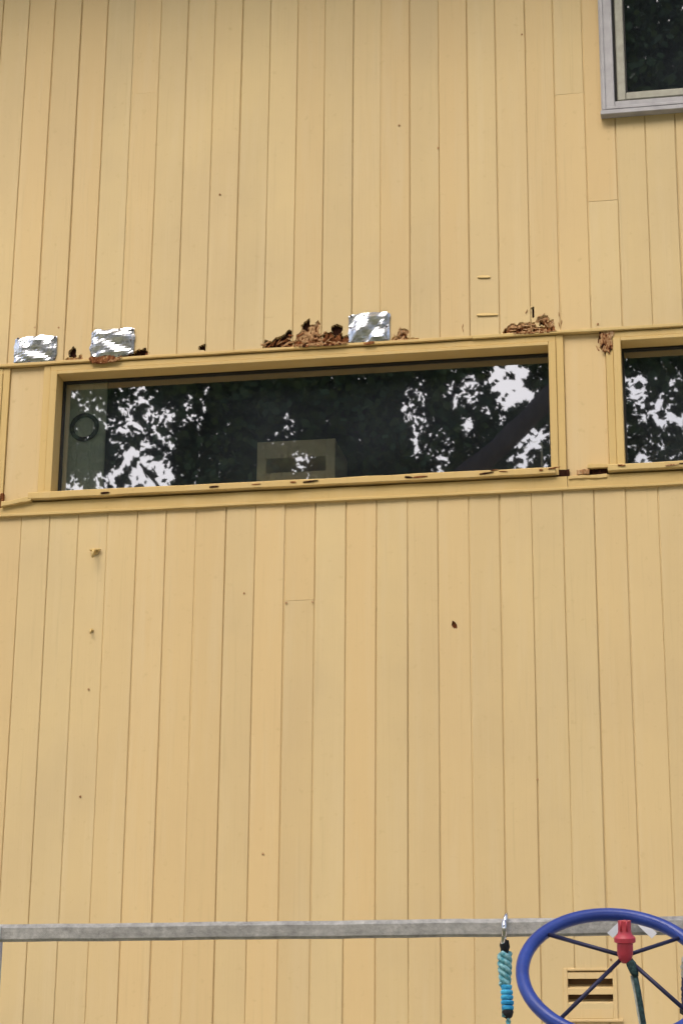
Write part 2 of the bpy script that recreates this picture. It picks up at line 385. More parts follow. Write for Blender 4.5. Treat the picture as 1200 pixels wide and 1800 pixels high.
# splinters and lifted slivers round the rotted ends
rng = random.Random(5)
def splinter(x, z, L, w, ang, lift, mt, y=-.001):
    bm = bmesh.new(); d = Vector((math.cos(ang), 0, math.sin(ang))); n = Vector((-d.z, 0, d.x)); base = Vector((x, y, z))
    pts = []
    for t, ww, yy in ((0, .6, 0), (.35, 1, -.3), (.75, .7, -.8), (1, .12, -1)):
        c = base + d * (L * t) + Vector((0, yy * lift, 0))
        pts.append([bm.verts.new(c + n * (w * ww * s) + Vector((0, dy, 0))) for s, dy in ((-1, 0), (1, .0008), (.8, -.003), (-.8, -.0034))])
    for A, B in zip(pts, pts[1:]):
        for j in range(4): bm.faces.new((A[j], A[(j + 1) % 4], B[(j + 1) % 4], B[j]))
    bm.faces.new(pts[0]); bm.faces.new(pts[-1])
    return P(finish('splinter', bm, mt), wall_up)
for i in range(30):
    x = rng.uniform(.46, .87); splinter(x, rng.uniform(5.282, 5.34 if x < .73 else 5.30), rng.uniform(.02, .05), rng.uniform(.002, .006), R(rng.choice((0, 180)) + rng.uniform(-25, 40)), rng.uniform(0, .006), M[rng.choice(('bare', 'bare', 'rust'))], .004)
for i in range(7): splinter(rng.uniform(1.08, 1.14), rng.uniform(5.28, 5.325), rng.uniform(.015, .035), .003, R(rng.uniform(0, 180)), .004, M['bare'], .002)
for i in range(8): splinter(rng.uniform(1.61, 1.73), rng.uniform(5.29, 5.32), rng.uniform(.02, .05), .0035, R(rng.uniform(-12, 12)), .004, M['bare'], .004)
for i in range(4): splinter(rng.uniform(1.78, 1.81), rng.uniform(5.29, 5.325), rng.uniform(.015, .03), .003, R(rng.uniform(30, 120)), .005, M['rust'], .003)
for i in range(5): splinter(.47 + .022 * i, 5.285 + .006 * i, rng.uniform(.02, .04), .004, R(rng.uniform(10, 60)), .004, M['rust'], .010)
for x, z, a in ((1.69, 5.375, 60), (1.745, 5.352, 20), (1.765, 5.356, 40), (1.845, 5.35, 95), (1.853, 5.31, 80), (1.845, 5.30, 100), (1.400, 5.30, 100), (1.395, 5.32, 75)):
    splinter(x, z, .02, .0026, R(a), .003, M['bare'], .0)

# old nail heads and plugged knots
for x, z in ((1.288, 6.262), (1.700, 6.84), (.388, 4.083), (.584, 4.030), (.705, 4.030), (-.325, 3.66), (-.56, 5.452), (-.68, 5.46), (2.02, 5.30), (1.99, 2.435), (-.34, 3.17), (-.9, 5.6), (.22, 6.1), (1.1, 6.4), (.5, 2.9), (1.7, 3.2)):
    P(lathe('nail', [(.0052, 0), (.0052, .0012), (.003, .0020)], (x, -.0012, z), M['bare'], None, (0, -1, 0), 8), wall_up if z > 5 else wall_lo)
# lifted paint slivers: a thin wedge leaning off the board
for x0, x1, z in ((1.470, 1.530, 5.572), (1.464, 1.562, 5.380)):
    bm = bmesh.new(); n = 6; A = []
    for i in range(n + 1):
        t = i / n; x = x0 + (x1 - x0) * t; w = .013 * (.35 + .65 * math.sin(math.pi * min(1, max(0, t * .9 + .08)))) + .001 * math.sin(9 * t)
        zz = z - .004 * t
        A.append([bm.verts.new((x, -.0005, zz + w)), bm.verts.new((x, -.0065, zz - w * .25)), bm.verts.new((x, -.004, zz - w * .45)), bm.verts.new((x, .001, zz + w * .4))])
    for a, b in zip(A, A[1:]):
        for j in range(4): bm.faces.new((a[j], a[(j + 1) % 4], b[(j + 1) % 4], b[j]))
    bm.faces.new(A[0]); bm.faces.new(A[-1])
    P(finish('paint_flake', bm, M['trim']), wall_up)

# ---- window strip: cap, panels, casings, sills
W1 = (-.622, 1.860); W2 = (2.052, 4.20); W0 = (-3.35, -.792)
def wavy_bar(name, x0, x1, y0, y1, z0, z1, mt, parent, amp=.0015, bev=.0025, seed=0, ns=None):
    """long painted board with slightly uneven edges"""
    ns = ns or max(2, int((x1 - x0) / .12)); bm = bmesh.new(); rg = random.Random(seed + int(x0 * 97) + int(z0 * 131)); rings = []
    for i in range(ns + 1):
        x = x0 + (x1 - x0) * i / ns
        a, b, c = (rg.uniform(-amp, amp) for _ in range(3))
        f = y0 + c
        rings.append([bm.verts.new((x, yy, zz)) for yy, zz in ((y1, z0), (f + bev, z0 + a), (f, z0 + a + bev), (f, z1 + b - bev), (f + bev, z1 + b), (y1, z1))])
    for A, B in zip(rings, rings[1:]):
        for j in range(6): bm.faces.new((A[j], A[(j + 1) % 6], B[(j + 1) % 6], B[j]))
    bm.faces.new(rings[0]); bm.faces.new(rings[-1])
    return P(finish(name, bm, mt), parent)
wavy_bar('drip_cap', HX0, 1.44, -.013, .02, Z_CAP - .0155, Z_CAP - .001, M['trim'], house, .0010, seed=3)
wavy_bar('drip_cap', 1.4425, HX1, -.014, .02, Z_CAP - .0165, Z_CAP - .0012, M['trim'], house, .0012, seed=4)
PANELS = [(HX0, W0[0]), (W0[1], W1[0]), (W1[1], W2[0]), (W2[1], HX1)]
panel_objs = []
for a, b in PANELS:
    o = box('panel', a + .001, b - .001, .012, .10, Z_LOW + .06, Z_CAP - .018, [M['panel'], M['bare'], M['rot'], M['rust']], None, .002)
    panel_objs.append(P(o))
# rotted upper corner of the panel between the two windows
c1 = poly_cutter([(2.001, 5.270), (2.046, 5.270), (2.046, 5.205), (2.023, 5.214), (2.008, 5.237)], -.02, .035, 2)
c2 = poly_cutter([(2.020, 5.252), (2.060, 5.262), (2.064, 5.160), (2.050, 5.150), (2.036, 5.165), (2.026, 5.205)], -.02, .020, 3)
cut(panel_objs[2], [c1, c2])
for c in (c1, c2): bpy.data.objects.remove(c, do_unlink=True)
for i in range(9): P(splinter(rng.uniform(2.015, 2.045), rng.uniform(5.16, 5.25), rng.uniform(.015, .04), .0035, R(rng.uniform(60, 120)), .004, M[rng.choice(('bare', 'rust'))], .016), house)

def frame_part(name, x0, x1, z0, z1, w, y0, y1, mt, parent, bev=.002, bottom=True, wt=None):
    bm = bmesh.new(); wt = wt or w
    add_box(bm, x0, x0 + w, y0, y1, z0, z1, bev); add_box(bm, x1 - w, x1, y0, y1, z0, z1, bev)
    add_box(bm, x0 + w + .0006, x1 - w - .0006, y0 - .0012, y1, z1 - wt, z1 - .0008, bev)
    if bottom: add_box(bm, x0 + w + .0006, x1 - w - .0006, y0 - .0012, y1, z0 + .0008, z0 + w, bev)
    return finish(name, bm, mt, parent)
def strip_window(x0, x1, label, sill_x):
    w = tag(P(frame_part('window', x0, x1, Z_SILL - .03, Z_CAP - .019, .034, .000, .095, M['trim'], None, bottom=False, wt=.030)), label)
    P(frame_part('casing', x0 + .0346, x1 - .0346, Z_SILL - .03, Z_CAP - .0496, .034, -.006, .115, M['trim'], None, bottom=False, wt=.018), w)
    ix0, ix1, iz0, iz1 = x0 + .069, x1 - .069, Z_SILL - .02, Z_HEAD
    P(frame_part('gasket', ix0, ix1, iz0, iz1 - .003, .010, .092, .110, M['gasket'], None, 0), w)
    bm = bmesh.new(); vsx = [bm.verts.new(p) for p in ((ix0, .105, iz0), (ix1, .105, iz0), (ix1, .105, iz1 + .01), (ix0, .105, iz1 + .01))]; bm.faces.new(vsx)
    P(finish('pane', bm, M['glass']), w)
    P(wavy_bar('sill', sill_x[0], sill_x[1], -.034, .115, Z_SILL - .032, Z_SILL + .001, M['trim'], house, .0018, .004, 7), w)
    return w
win1 = strip_window(*W1, 'wide low window reflecting trees, beige box standing behind its glass', (-.655, 1.812))
win2 = strip_window(*W2, 'low strip window beside the rotted panel corner', (2.045, 4.24))
win0 = strip_window(*W0, 'low strip window whose casing meets the flat panel under the metal patch', (-3.40, -.80))
def decay_patch(poly, y, amp, mats, name='rotted_wood', step=.0045):
    """ragged scab of exposed wood standing a hair proud of the trim"""
    xs = [p[0] for p in poly]; zs = [p[1] for p in poly]; bm = bmesh.new(); vd = {}
    nx, nz = int((max(xs) - min(xs)) / step) + 1, int((max(zs) - min(zs)) / step) + 1
    def vert(i, j):
        if (i, j) not in vd:
            x, z = min(xs) + i * step, min(zs) + j * step
            vd[i, j] = bm.verts.new((x, y - amp * (.4 + .9 * abs(noise.noise(Vector((x * 120, 2, z * 45))))), z))
        return vd[i, j]
    for i in range(nx):
        for j in range(nz):
            x, z = min(xs) + (i + .5) * step, min(zs) + (j + .5) * step
            n1 = noise.noise(Vector((x * 70, 3.3, z * 50))); n2 = noise.noise(Vector((x * 60, 6.3, z * 60)))
            if inside(poly, x + .012 * n1, z + .012 * n2):
                f = bm.faces.new((vert(i, j), vert(i + 1, j), vert(i + 1, j + 1), vert(i, j + 1)))
                f.material_index = 0 if n2 < .05 else (1 if n2 < .28 else 2)
    o = finish(name, bm, [M[m] for m in mats]); md = o.modifiers.new('t', 'SOLIDIFY'); md.thickness = .004; md.offset = -1
    return P(o)
decay_patch([(2.026, 5.262), (2.094, 5.262), (2.092, 5.238), (2.080, 5.205), (2.078, 5.170), (2.066, 5.150), (2.046, 5.160), (2.030, 5.205)], -.0015, .006, ('bare', 'rust', 'rot'))
decay_patch([(-.395, 5.278), (-.30, 5.280), (-.235, 5.272), (-.25, 5.258), (-.32, 5.250), (-.37, 5.246), (-.39, 5.256)], -.0145, .003, ('rust', 'rust', 'bare'))
decay_patch([(.60, 5.279), (.70, 5.281), (.84, 5.281), (.87, 5.272), (.80, 5.266), (.66, 5.268)], -.0145, .003, ('bare', 'rust', 'rot'))
decay_patch([(1.62, 5.279), (1.80, 5.281), (1.84, 5.272), (1.75, 5.266), (1.66, 5.270)], -.0150, .003, ('bare', 'rust', 'bare'))
for i in range(12): P(splinter(rng.uniform(2.035, 2.078), rng.uniform(5.155, 5.235), rng.uniform(.02, .045), .0042, R(rng.uniform(65, 115)), .003, M[rng.choice(('bare', 'bare', 'rust'))], -.002), house)
# apron boards under the sill, butted at a joint
for a, b, s in ((HX0, 1.862, 1), (1.8645, HX1, 2)):
    wavy_bar('apron', a, b, -.010, .10, Z_LOW + .002, Z_SILL - .040, M['trim'], house, .0012, .0025, s)
wavy_bar('apron_lip', HX0, HX1, -.017, .02, Z_LOW - .010, Z_LOW + .003, M['trim'], house, .0010, .002, 9)
# broken sill ends between and beside the windows
wavy_bar('sill_remnant', 1.870, 2.040, -.016, .02, Z_SILL - .056, Z_SILL - .040, M['trim'], house, .002, .002, 21, 6)
wavy_bar('sill_remnant', 1.905, 1.962, -.018, .03, Z_SILL - .038, Z_SILL - .012, [M['bare']], house, .004, .002, 22, 5)
wavy_bar('rotted_wood', 1.813, 1.872, -.004, .03, Z_SILL - .040, Z_SILL - .006, [M['rot']], house, .003, .002, 23, 5)
wavy_bar('rotted_wood', 1.962, 2.045, -.002, .03, Z_SILL - .040, Z_SILL - .004, [M['rot']], house, .003, .002, 24, 5)
wavy_bar('sill_remnant', 1.955, 2.044, -.022, .03, Z_SILL - .008, Z_SILL + .010, M['trim'], house, .003, .002, 25, 5)
wavy_bar('rotted_wood', 2.395, 2.47, -.038, .0, Z_SILL - .05, Z_SILL - .004, [M['rot']], house, .006, .002, 26, 6)
o = wavy_bar('loose_strip', -.785, -.640, -.030, .0, Z_SILL - .050, Z_SILL - .026, M['trim'], house, .003, .003, 27, 6)
for vtx in o.data.vertices: vtx.co.z += (vtx.co.x + .71) * .13
wavy_bar('rotted_wood', -.800, -.786, -.012, .02, Z_SILL - .06, Z_SILL + .012, [M['rust']], house, .003, .002, 28, 2)
# flaked bits along the sill front
for x in (.60, .66, 1.47, 1.52, 1.56, .22, -.3, .42, 1.13, 1.17, 1.74, 1.78, 2.09, 2.3, 2.36, 2.4):
    o = splinter(x, Z_SILL - .012 + rng.uniform(-.008, .008), rng.uniform(.015, .075), rng.uniform(.002, .006), R(rng.uniform(-8, 8)), .001, M[rng.choice(('rust', 'rot', 'bare'))], -.034); P(o, house)
# orange brown rot hanging under the second patch and below the third
for x, z, L in ((-.39, 5.262, .085), (-.36, 5.252, .06), (-.37, 5.271, .07), (.935, 5.266, .05), (.955, 5.27, .03)):
    o = splinter(x, z, L, .007, R(rng.uniform(-6, 4)), .002, M['rust'], -.014); P(o, house)

# ---- grey upper window
gw = tag(P(frame_part('window', GX0, GX1, GZ0, GZ1, .064, -.034, .06, M['frame'], None, .003)), 'grey metal framed upper window with dark glass')
P(box('lip', GX0 - .004, GX1 + .004, -.046, .0, GZ0 - .006, GZ0 + .016, M['frame'], None, .002), gw)
P(frame_part('frame', GX0 + .006, GX1 - .006, GZ0 + .020, GZ1 - .006, .016, -.040, -.028, M['frame'], None, .002), gw)
P(frame_part('gasket', GX0 + .0645, GX1 - .0645, GZ0 + .0645, GZ1 - .0645, .012, -.004, .05, M['gasket'], None, 0), gw)
P(frame_part('sash', GX0 + .077, GX1 - .077, GZ0 + .077, GZ1 - .077, .040, -.016, .05, M['sash'], None, .004), gw)
P(frame_part('sash', GX0 + .1175, GX1 - .1175, GZ0 + .1175, GZ1 - .1175, .006, -.006, .05, M['gasket'], None, 0), gw)
bm = bmesh.new(); bm.faces.new([bm.verts.new(p) for p in ((GX0 + .12, .022, GZ0 + .12), (GX1 - .12, .022, GZ0 + .12), (GX1 - .12, .022, GZ1 - .12), (GX0 + .12, .022, GZ1 - .12))])
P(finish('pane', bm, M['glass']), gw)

# ---- shell, rooms, foundation, roof
conc = mat('concrete', (.30, .29, .27), .9); N = NT(conc); N.base(N.ramp(N.noise(N.coords((1, 1, 1)), 6, 6), [(.3, (.24, .23, .21)), (.7, (.36, .35, .33))]))
P(box('foundation', HX0, HX1, .03, .3, -.2, .279, conc, None, 0))
bm = bmesh.new()
for a in ((HX0 - .12, HX0, .0, 7, -.2, 8.7), (HX1, HX1 + .12, .0, 7, -.2, 8.7), (HX0, HX1, 6.9, 7, -.2, 8.7)): add_box(bm, *a)
P(finish('side_wall', bm, M['siding']))
bm = bmesh.new()
add_box(bm, HX0, HX1, .125, 6.9, 4.10, 4.2); add_box(bm, HX0, HX1, .125, 6.9, 5.75, 5.85); add_box(bm, HX0, HX1, 3.4, 3.5, 4.2, 5.75)
add_box(bm, HX0, HX1, 3.4, 3.5, 5.85, 8.6); add_box(bm, HX0, HX1, .125, 6.9, 8.6, 8.68)
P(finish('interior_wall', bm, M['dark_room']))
shing = mat('grey_shingle', (.09, .085, .08), .9)
bm = bmesh.new()
for y0, y1, z0, z1 in ((-1.05, 3.5, 8.38, 10.7), (8.05, 3.5, 8.38, 10.7)):  # eaves out of view; front overhang shaped to shade the upper wall
    vsx = [bm.verts.new(p) for p in ((HX0 - .4, y0, z0), (HX1 + .4, y0, z0), (HX1 + .4, y1, z1), (HX0 - .4, y1, z1))]
    f = bm.faces.new(vsx); ext = bmesh.ops.extrude_face_region(bm, geom=[f])
    for g in ext['geom']:
        if isinstance(g, bmesh.types.BMVert): g.co.z += .16
P(finish('roof', bm, shing))

# ------------------------------------------------------------------ things behind the strip window
c = tag(empty('cabinet', (.60, .33, 4.2)), 'dull beige box with a dark open shelf seen behind the wide window', 'cabinet')
cx0, cx1, cz0, cz1 = .395, .770, 4.201, 4.872
P(box('back', cx0 + .016, cx1 - .016, .50, .512, cz0, cz1, M['cabinet'], None), c)
for a, b in ((cx0, cx0 + .045), (cx1 - .045, cx1)): P(box('side_panel', a, b, .17, .50, cz0, cz1, M['cabinet'], None), c)
P(box('top', cx0 + .046, cx1 - .046, .17, .50, cz1 - .085, cz1, M['cabinet'], None), c)
P(box('shelf', cx0 + .046, cx1 - .046, .17, .50, 4.61, 4.715, M['cabinet'], None), c)
b_ = tag(empty('window_blind', (-.47, .16, 4.2)), 'grey green panel standing behind the left end of the wide window', 'blind')
bm = bmesh.new()
for i in range(9): add_box(bm, -.66 + i * .0345, -.66 + (i + 1) * .0345 - .001,   .150 + .004 * (i % 2), .165 + .004 * (i % 2), 4.201, 5.30)
P(finish('panel', bm, M['curtain'], None), b_)
rim = [(-.452 + .062 * math.cos(t), .140, 4.985 + .062 * math.sin(t)) for t in (2 * math.pi * i / 28 for i in range(28))]
w_ = tag(tube('wreath', rim, .011, M['black'], None, 8, True), 'dark ring hanging on the grey green panel behind the window', 'ring')
for x, h, lab in ((1.735, .16, 'taller slim white stick behind the right end of the wide window'), (1.262, .065, 'short slim white stick behind the wide window glass')):
    s = lathe('stick', [(.010, 0), (.010, .004), (.006, .008), (.0055, .44 + h), (.004, .448 + h), (.001, .450 + h)], (x, .20, 4.201), M['white'], None, n=10)
    tag(s, lab, 'stick')

# ------------------------------------------------------------------ metal patches
def patch(x0, x1, z0, z1, seed, label, slant=0.):
    root = tag(empty('metal_patch', ((x0 + x1) / 2, -.004, z0)), label, 'metal patch', 'sheet metal patches over the rotted boards')
    bm = bmesh.new(); nx, nz = 16, 12; g = []; rg = random.Random(seed)
    ca = [rg.uniform(-1.2, 1.2) for _ in range(6)]
    for j in range(nz + 1):
        rowv = []
        for i in range(nx + 1):
            u, v = i / nx, j / nz
            e = .011 * noise.noise(Vector((u * 3, seed, v * 4))) if i in (0, nx) else 0
            ez = .012 * noise.noise(Vector((u * 4, seed + 9, v))) - (.010 * (abs(u - .5) * 2) ** 8 * (1 if j else -1)) if j in (0, nz) else 0
            edge = min(u, 1 - u, v, 1 - v); puff = min(1, edge * 6)
            d = .016 * puff * abs(noise.noise(Vector((u * 1.7 + ca[0], v * 1.5 + ca[1], seed)))) + .010 * puff * noise.noise(Vector((u * 3.2 + v * 2.5, v * 2.1 - u * 1.8, seed + 3)))
            d += .009 * abs(math.sin((u * ca[2] + v * ca[3]) * 5 + seed)) * puff
            rowv.append(bm.verts.new((x0 + (x1 - x0) * u + e, -.0055 - max(-.002, d), z0 + (z1 - z0) * v + ez + slant * (u - .5))))
        g.append(rowv)
    for j in range(nz):
        for i in range(nx): bm.faces.new((g[j][i], g[j][i + 1], g[j + 1][i + 1], g[j + 1][i]))
    o = P(finish('sheet', bm, M['galv'], None), root)
    md = o.modifiers.new('t', 'SOLIDIFY'); md.thickness = .0012; md.offset = 1
    for u, v in ((.07, .08), (.36, .06), (.66, .07), (.93, .1), (.06, .5), (.94, .52), (.08, .92), (.36, .93), (.62, .92), (.92, .91)):
        uu, vv_ = u + rg.uniform(-.03, .03), v + rg.uniform(-.03, .03)
        if rg.random() < .12: continue
        P(lathe('nail', [(.0062, 0), (.0062, .002), (.003, .0035)], (x0 + (x1 - x0) * uu, -.0085, z0 + (z1 - z0) * vv_ + slant * (u - .5)), M['nail'], None, (0, -1, 0), 8), root)
    return root
patch(-.775, -.563, 5.272, 5.412, 2, 'crumpled shiny metal patch nailed above the flat panel between two windows')
patch(-.392, -.178, 5.279, 5.425, 5, 'shiny metal patch with rusty brown rot showing under its lower edge', .006)
patch(.862, 1.056, 5.272, 5.424, 8, 'shiny metal patch beside the large rotted hole and splinters')

# ------------------------------------------------------------------ hooks, vent
def hook(x, z, s, label):
    root = tag(empty('wall_hook', (x, 0, z)), label, 'hook', 'painted hooks on the lower wall')
    P(lathe('plate', [(.012 * s, 0), (.012 * s, .003), (.008 * s, .006)], (x, -.0015, z), M['trim'], None, (0, -1, 0), 12), root)
    P(tube('arm', [(x, -.004, z), (x, -.028 * s, z - .004 * s), (x, -.036 * s, z - .018 * s), (x, -.030 * s, z - .030 * s)], [.006 * s, .005 * s, .005 * s, .004 * s], M['trim'], None, 8), root)
    if s > .9: P(box('wing', x - .026, x + .026, -.016, -.002, z + .002, z + .012, M['trim'], None, .003), root)
hook(-.322, 4.312, 1.3, 'painted hook with a short crossbar on the lower wall')
hook(-.322, 3.936, .7, 'small painted hook below the crossbar hook on the lower wall')

vent = tag(empty('wall_vent', ((VX0 + VX1) / 2, 0, VZ0)), 'small yellow painted louvred vent low on the board wall', 'vent')
bm = bmesh.new(); f_ = .018
add_box(bm, VX0, VX0 + f_, -.008, .05, VZ0, VZ1, .002); add_box(bm, VX1 - f_, VX1, -.008, .05, VZ0, VZ1, .002)
add_box(bm, VX0 + f_, VX1 - f_, -.0085, .05, VZ1 - .012, VZ1 - .0005, .002); add_box(bm, VX0 - .004, VX1 + .022, -.014, .05, VZ0 - .008, VZ0 + .004, .002); add_box(bm, VX0 + f_, VX1 - f_, -.0065, .05, VZ0 + .0045, VZ0 + .046, .002)
P(finish('frame', bm, M['siding'], None), vent)
for zc in (2.372, 2.308, 2.248):
    bm = bmesh.new()
    pr = [(-.006, zc - .014), (-.006, zc + .010), (.040, zc + .030), (.040, zc + .022), (.002, zc - .014)]
    A = [bm.verts.new((VX0 + f_, y, z)) for y, z in pr]; B = [bm.verts.new((VX1 - f_, y, z)) for y, z in pr]
    for j in range(5): bm.faces.new((A[j], A[(j + 1) % 5], B[(j + 1) % 5], B[j]))
    bm.faces.new(A); bm.faces.new(B); P(finish('louvre', bm, M['siding'], None), vent)
P(box('slot_shade', VX0 + .007, VX1 - .007, .045, .049, VZ0 + .007, VZ1 - .007, mat('brown_slot_shade', (.17, .10, .05), .9), None, 0), vent)  # dark back: shade inside the slots put into its brown colour

# ------------------------------------------------------------------ rail and hanging play gear
railm = mat('weathered_grey_rail', (.30, .29, .27), .85); N = NT(railm)
va = N.coords((1, 1, 1)); vbb = N.coords((6, 60, 60)); n1 = N.noise(va, 55, 5, .7); n2 = N.noise(vbb, 1, 5, .6)
cA = N.ramp(n1, [(.32, (.24, .235, .225)), (.5, (.43, .42, .395)), (.68, (.66, .64, .60))])
N.base(N.mix(.45, cA, N.ramp(n2, [(.3, (.27, .26, .245)), (.7, (.56, .54, .50))]))); N.bump(n1, .7, .004)
RY = -4.4
rail = tag(empty('rail', (1.0, RY, 0)), 'long weathered grey rail crossing in front of the yellow wall', 'rail')
bm = bmesh.new(); ns = 60; rings = []
for i in range(ns + 1):
    x = .80 + (3.9 - .80) * i / ns; h = .0004 * math.sin(i * 1.9) + .0004 * math.sin(i * .7)
    rings.append([bm.verts.new((x, RY + dy, 2.083 + h + dz)) for dy, dz in ((.011, -.018), (-.007, -.018), (-.011, -.014), (-.011, .0095), (-.0035, .0185), (.011, .0185))])
for A, B in zip(rings, rings[1:]):
    for j in range(6): bm.faces.new((A[j], A[(j + 1) % 6], B[(j + 1) % 6], B[j]))
bm.faces.new(rings[0]); bm.faces.new(rings[-1]); P(finish('beam', bm, railm, None), rail)
postm = mat('pale_grey_post', (.55, .54, .56), .7); N = NT(postm); N.base(N.ramp(N.noise(N.coords((8, 8, 2)), 4, 5), [(.3, (.45, .44, .46)), (.7, (.65, .64, .66))]))
for x0 in (.7625, 3.88): P(box('post', x0, x0 + .089, RY + .0125, RY + .10, -.2, 2.098, postm, None, .004), rail)
P(box('bracket', .80, .884, RY - .0155, RY - .0118, 2.068, 2.100, M['white'], None, .001), rail)

steel = mat('polished_steel', (.78, .78, .80), .18, 1.0)
webm = mat('black_webbing', (.02, .02, .024), .8)
def rope_mat(name, a, b, sc=120):
    mt = mat(name, a, .75); N = NT(mt); f = N.noise(N.coords((1, 1, 1)), sc, 4, .6); N.base(N.ramp(f, [(.38, a), (.62, b)])); N.bump(f, .6, .003); return mt
teal = rope_mat('pale_teal_rope', (.07, .34, .42), (.36, .68, .74)); cyan = rope_mat('bright_blue_cord', (.02, .32, .66), (.08, .55, .88), 60)
def carabiner(x, y, zt, zb, parent, r=.0042):
    w = .0085; pts = []
    for t in range(24):
        a = 2 * math.pi * t / 24; cz = (zt + zb) / 2; hh = (zt - zb) / 2
        px = .0045 * math.sin(a); pts.append((x + px + .0015 * math.cos(a), y - .024 * math.cos(a) + 0, cz + hh * math.copysign(abs(math.sin(a)) ** .75, math.sin(a))))
    c = P(tube('carabiner', pts, r, steel, None, 10, True), parent)
    P(tube('gate', [(x + .002, y - .0275, (zt + zb) / 2 + .016), (x + .002, y - .0275, (zt + zb) / 2 - .016)], .0052, steel, None, 10), c)
def twist(name, x, y, z0, z1, r0, r1, strands, turns, mt, parent, sr):
    bm = bmesh.new()
    for s in range(strands):
        pts = []; rr = []
        for i in range(40):
            t = i / 39; a = 2 * math.pi * (turns * t + s / strands); q = r0 + (r1 - r0) * t
            pts.append((x + q * math.cos(a), y + q * math.sin(a), z0 + (z1 - z0) * t)); rr.append(sr * (1 - .12 * math.sin(9 * t + s)))
        add_tube(bm, pts, rr, 7)
    return P(finish(name, bm, mt, None, True), parent)
GXc, GY = 1.984, RY
g = tag(empty('hanging_rope', (GXc, GY, 1.88)), 'blue and teal wound rope grip hanging by a steel carabiner from the rail', 'rope')
carabiner(GXc, GY, 2.110, 2.047, g)
P(tube('loop', [(GXc, GY - .006, 2.058), (GXc - .003, GY - .008, 2.046), (GXc - .001, GY, 2.030), (GXc + .003, GY + .006, 2.045), (GXc + .002, GY + .006, 2.057)], [.006, .0075, .008, .0075, .006], webm, None, 8), g)
P(tube('loop', [(GXc, GY, 2.034), (GXc, GY, 2.012)], [.0065, .009], webm, None, 8), g)
twist('braid', GXc - .001, GY, 2.030, 1.965, .0105, .0072, 3, 1.6, teal, g, .0062)
P(tube('core', [(GXc, GY, 2.02), (GXc, GY, 1.90)], .0085, teal, None, 8), g)
for i, (dz, rr) in enumerate(((0, .0120), (.0105, .0130), (.021, .0132), (.0315, .0136), (.042, .0128))):
    zc = 1.961 - dz
    P(lathe('wrap', [(rr - .004, -.0049), (rr - .001, -.0042), (rr, -.001), (rr, .002), (rr - .0015, .0042), (rr - .004, .0049)], (GXc + .002 + .0005 * i, GY, zc), cyan, None, (.03 * (i % 2), .04, 1), 16), g)
P(lathe('cap', [(.003, -.014), (.009, -.010), (.0125, 0), (.011, .004)], (GXc + .004, GY, 1.910), webm, None, n=14), g)
twist('tail', GXc + .005, GY, 1.902, 1.70, .003, .003, 2, 9, teal, g, .0032)

# wheel
foam = mat('blue_foam_rim', (.03, .065, .34), .30); N = NT(foam); ff = N.noise(N.coords((1, 1, 1)), 18, 5); N.base(N.ramp(ff, [(.3, (.024, .052, .28)), (.7, (.036, .08, .40))])); N.bump(N.noise(N.coords((1, 1, 1)), 150, 3), .25, .002)
spk = mat('dark_steel_spoke', (.03, .03, .075), .4, .3); redm = mat('red_hub_plastic', (.60, .06, .09), .4)
NT(redm)
strapm = mat('white_strap', (.62, .62, .63), .7); cordm = rope_mat('dark_green_cord', (.008, .03, .035), (.04, .10, .10))
WC = Vector((2.2273, -4.70, 1.9568)); WR, WT = .1797, .0132
nrm = Vector((.1031, -.7151, .6914)); ex = Vector((.9898, .1427, 0)); ey = Vector((-.0987, .6843, .7225))
wh = tag(empty('wheel', tuple(WC)), 'blue foam rimmed wheel with a red hub and thin dark spokes', 'wheel')
P(tube('rim', [WC + (ex * math.cos(t) + ey * math.sin(t)) * WR for t in (2 * math.pi * i / 72 for i in range(72))], WT, foam, None, 18, True), wh)
HB = WC + nrm * .048 + ex * .013
for k in range(4):
    t = R((39, 137, 227, 319)[k]); e = WC + (ex * math.cos(t) + ey * math.sin(t)) * (WR - .002)
    P(tube('spoke', [HB, e], .0042, spk, None, 8), wh)
hax = Vector((0.02, -.22, 1)).normalized()
hub = P(lathe('hub', [(.006, -.014), (.0125, -.008), (.015, .004), (.0155, .020), (.015, .023), (.0205, .026), (.0205, .034), (.0145, .040), (.0125, .046), (.0125, .066)], HB + Vector((.002, -.004, 0)), redm, None, hax, 20), wh)
for t in (-.45, .45):      # moulded ribs
    P(tube('rib', [HB + Vector((.002 + .0128 * math.sin(t), -.004 - .0128 * math.cos(t) - .22 * h * .97, h)) for h in (.044, .064)], .0022, redm, None, 6), hub)
top = Vector((2.25, RY - .02, 2.098))
for sx, sz in ((-.044, 2.058), (.046, 2.056)):
    bm = bmesh.new(); a = top + Vector((sx * .15, 0, 0)); b = Vector((2.25 + sx, RY - .06, sz)); d = (b - a).normalized(); w = Vector((-d.z, 0, d.x)).normalized() * .0075; th = Vector((0, -.002, 0))
    q = [a - w, a + w, b + w, b - w]; A = [bm.verts.new(p) for p in q]; B = [bm.verts.new(p + th) for p in q]
    bm.faces.new(A); bm.faces.new(B[::-1])
    for j in range(4): bm.faces.new((A[j], A[(j + 1) % 4], B[(j + 1) % 4], B[j]))
    P(finish('strap', bm, strapm, None), wh)
P(tube('knot', [HB + Vector((.008, .0, -.006)), HB + Vector((.013, -.004, -.016)), HB + Vector((.018, -.004, -.030)), HB + Vector((.021, -.003, -.040))], [.007, .0095, .0085, .005], cordm, None, 10), wh)
P(tube('cord', [HB + Vector((.019, -.003, -.034)), HB + Vector((.025, 0, -.07)), HB + Vector((.032, 0, -.125)), HB + Vector((.040, 0, -.22)), HB + Vector((.043, 0, -.40))], .0050, cordm, None, 8), wh)
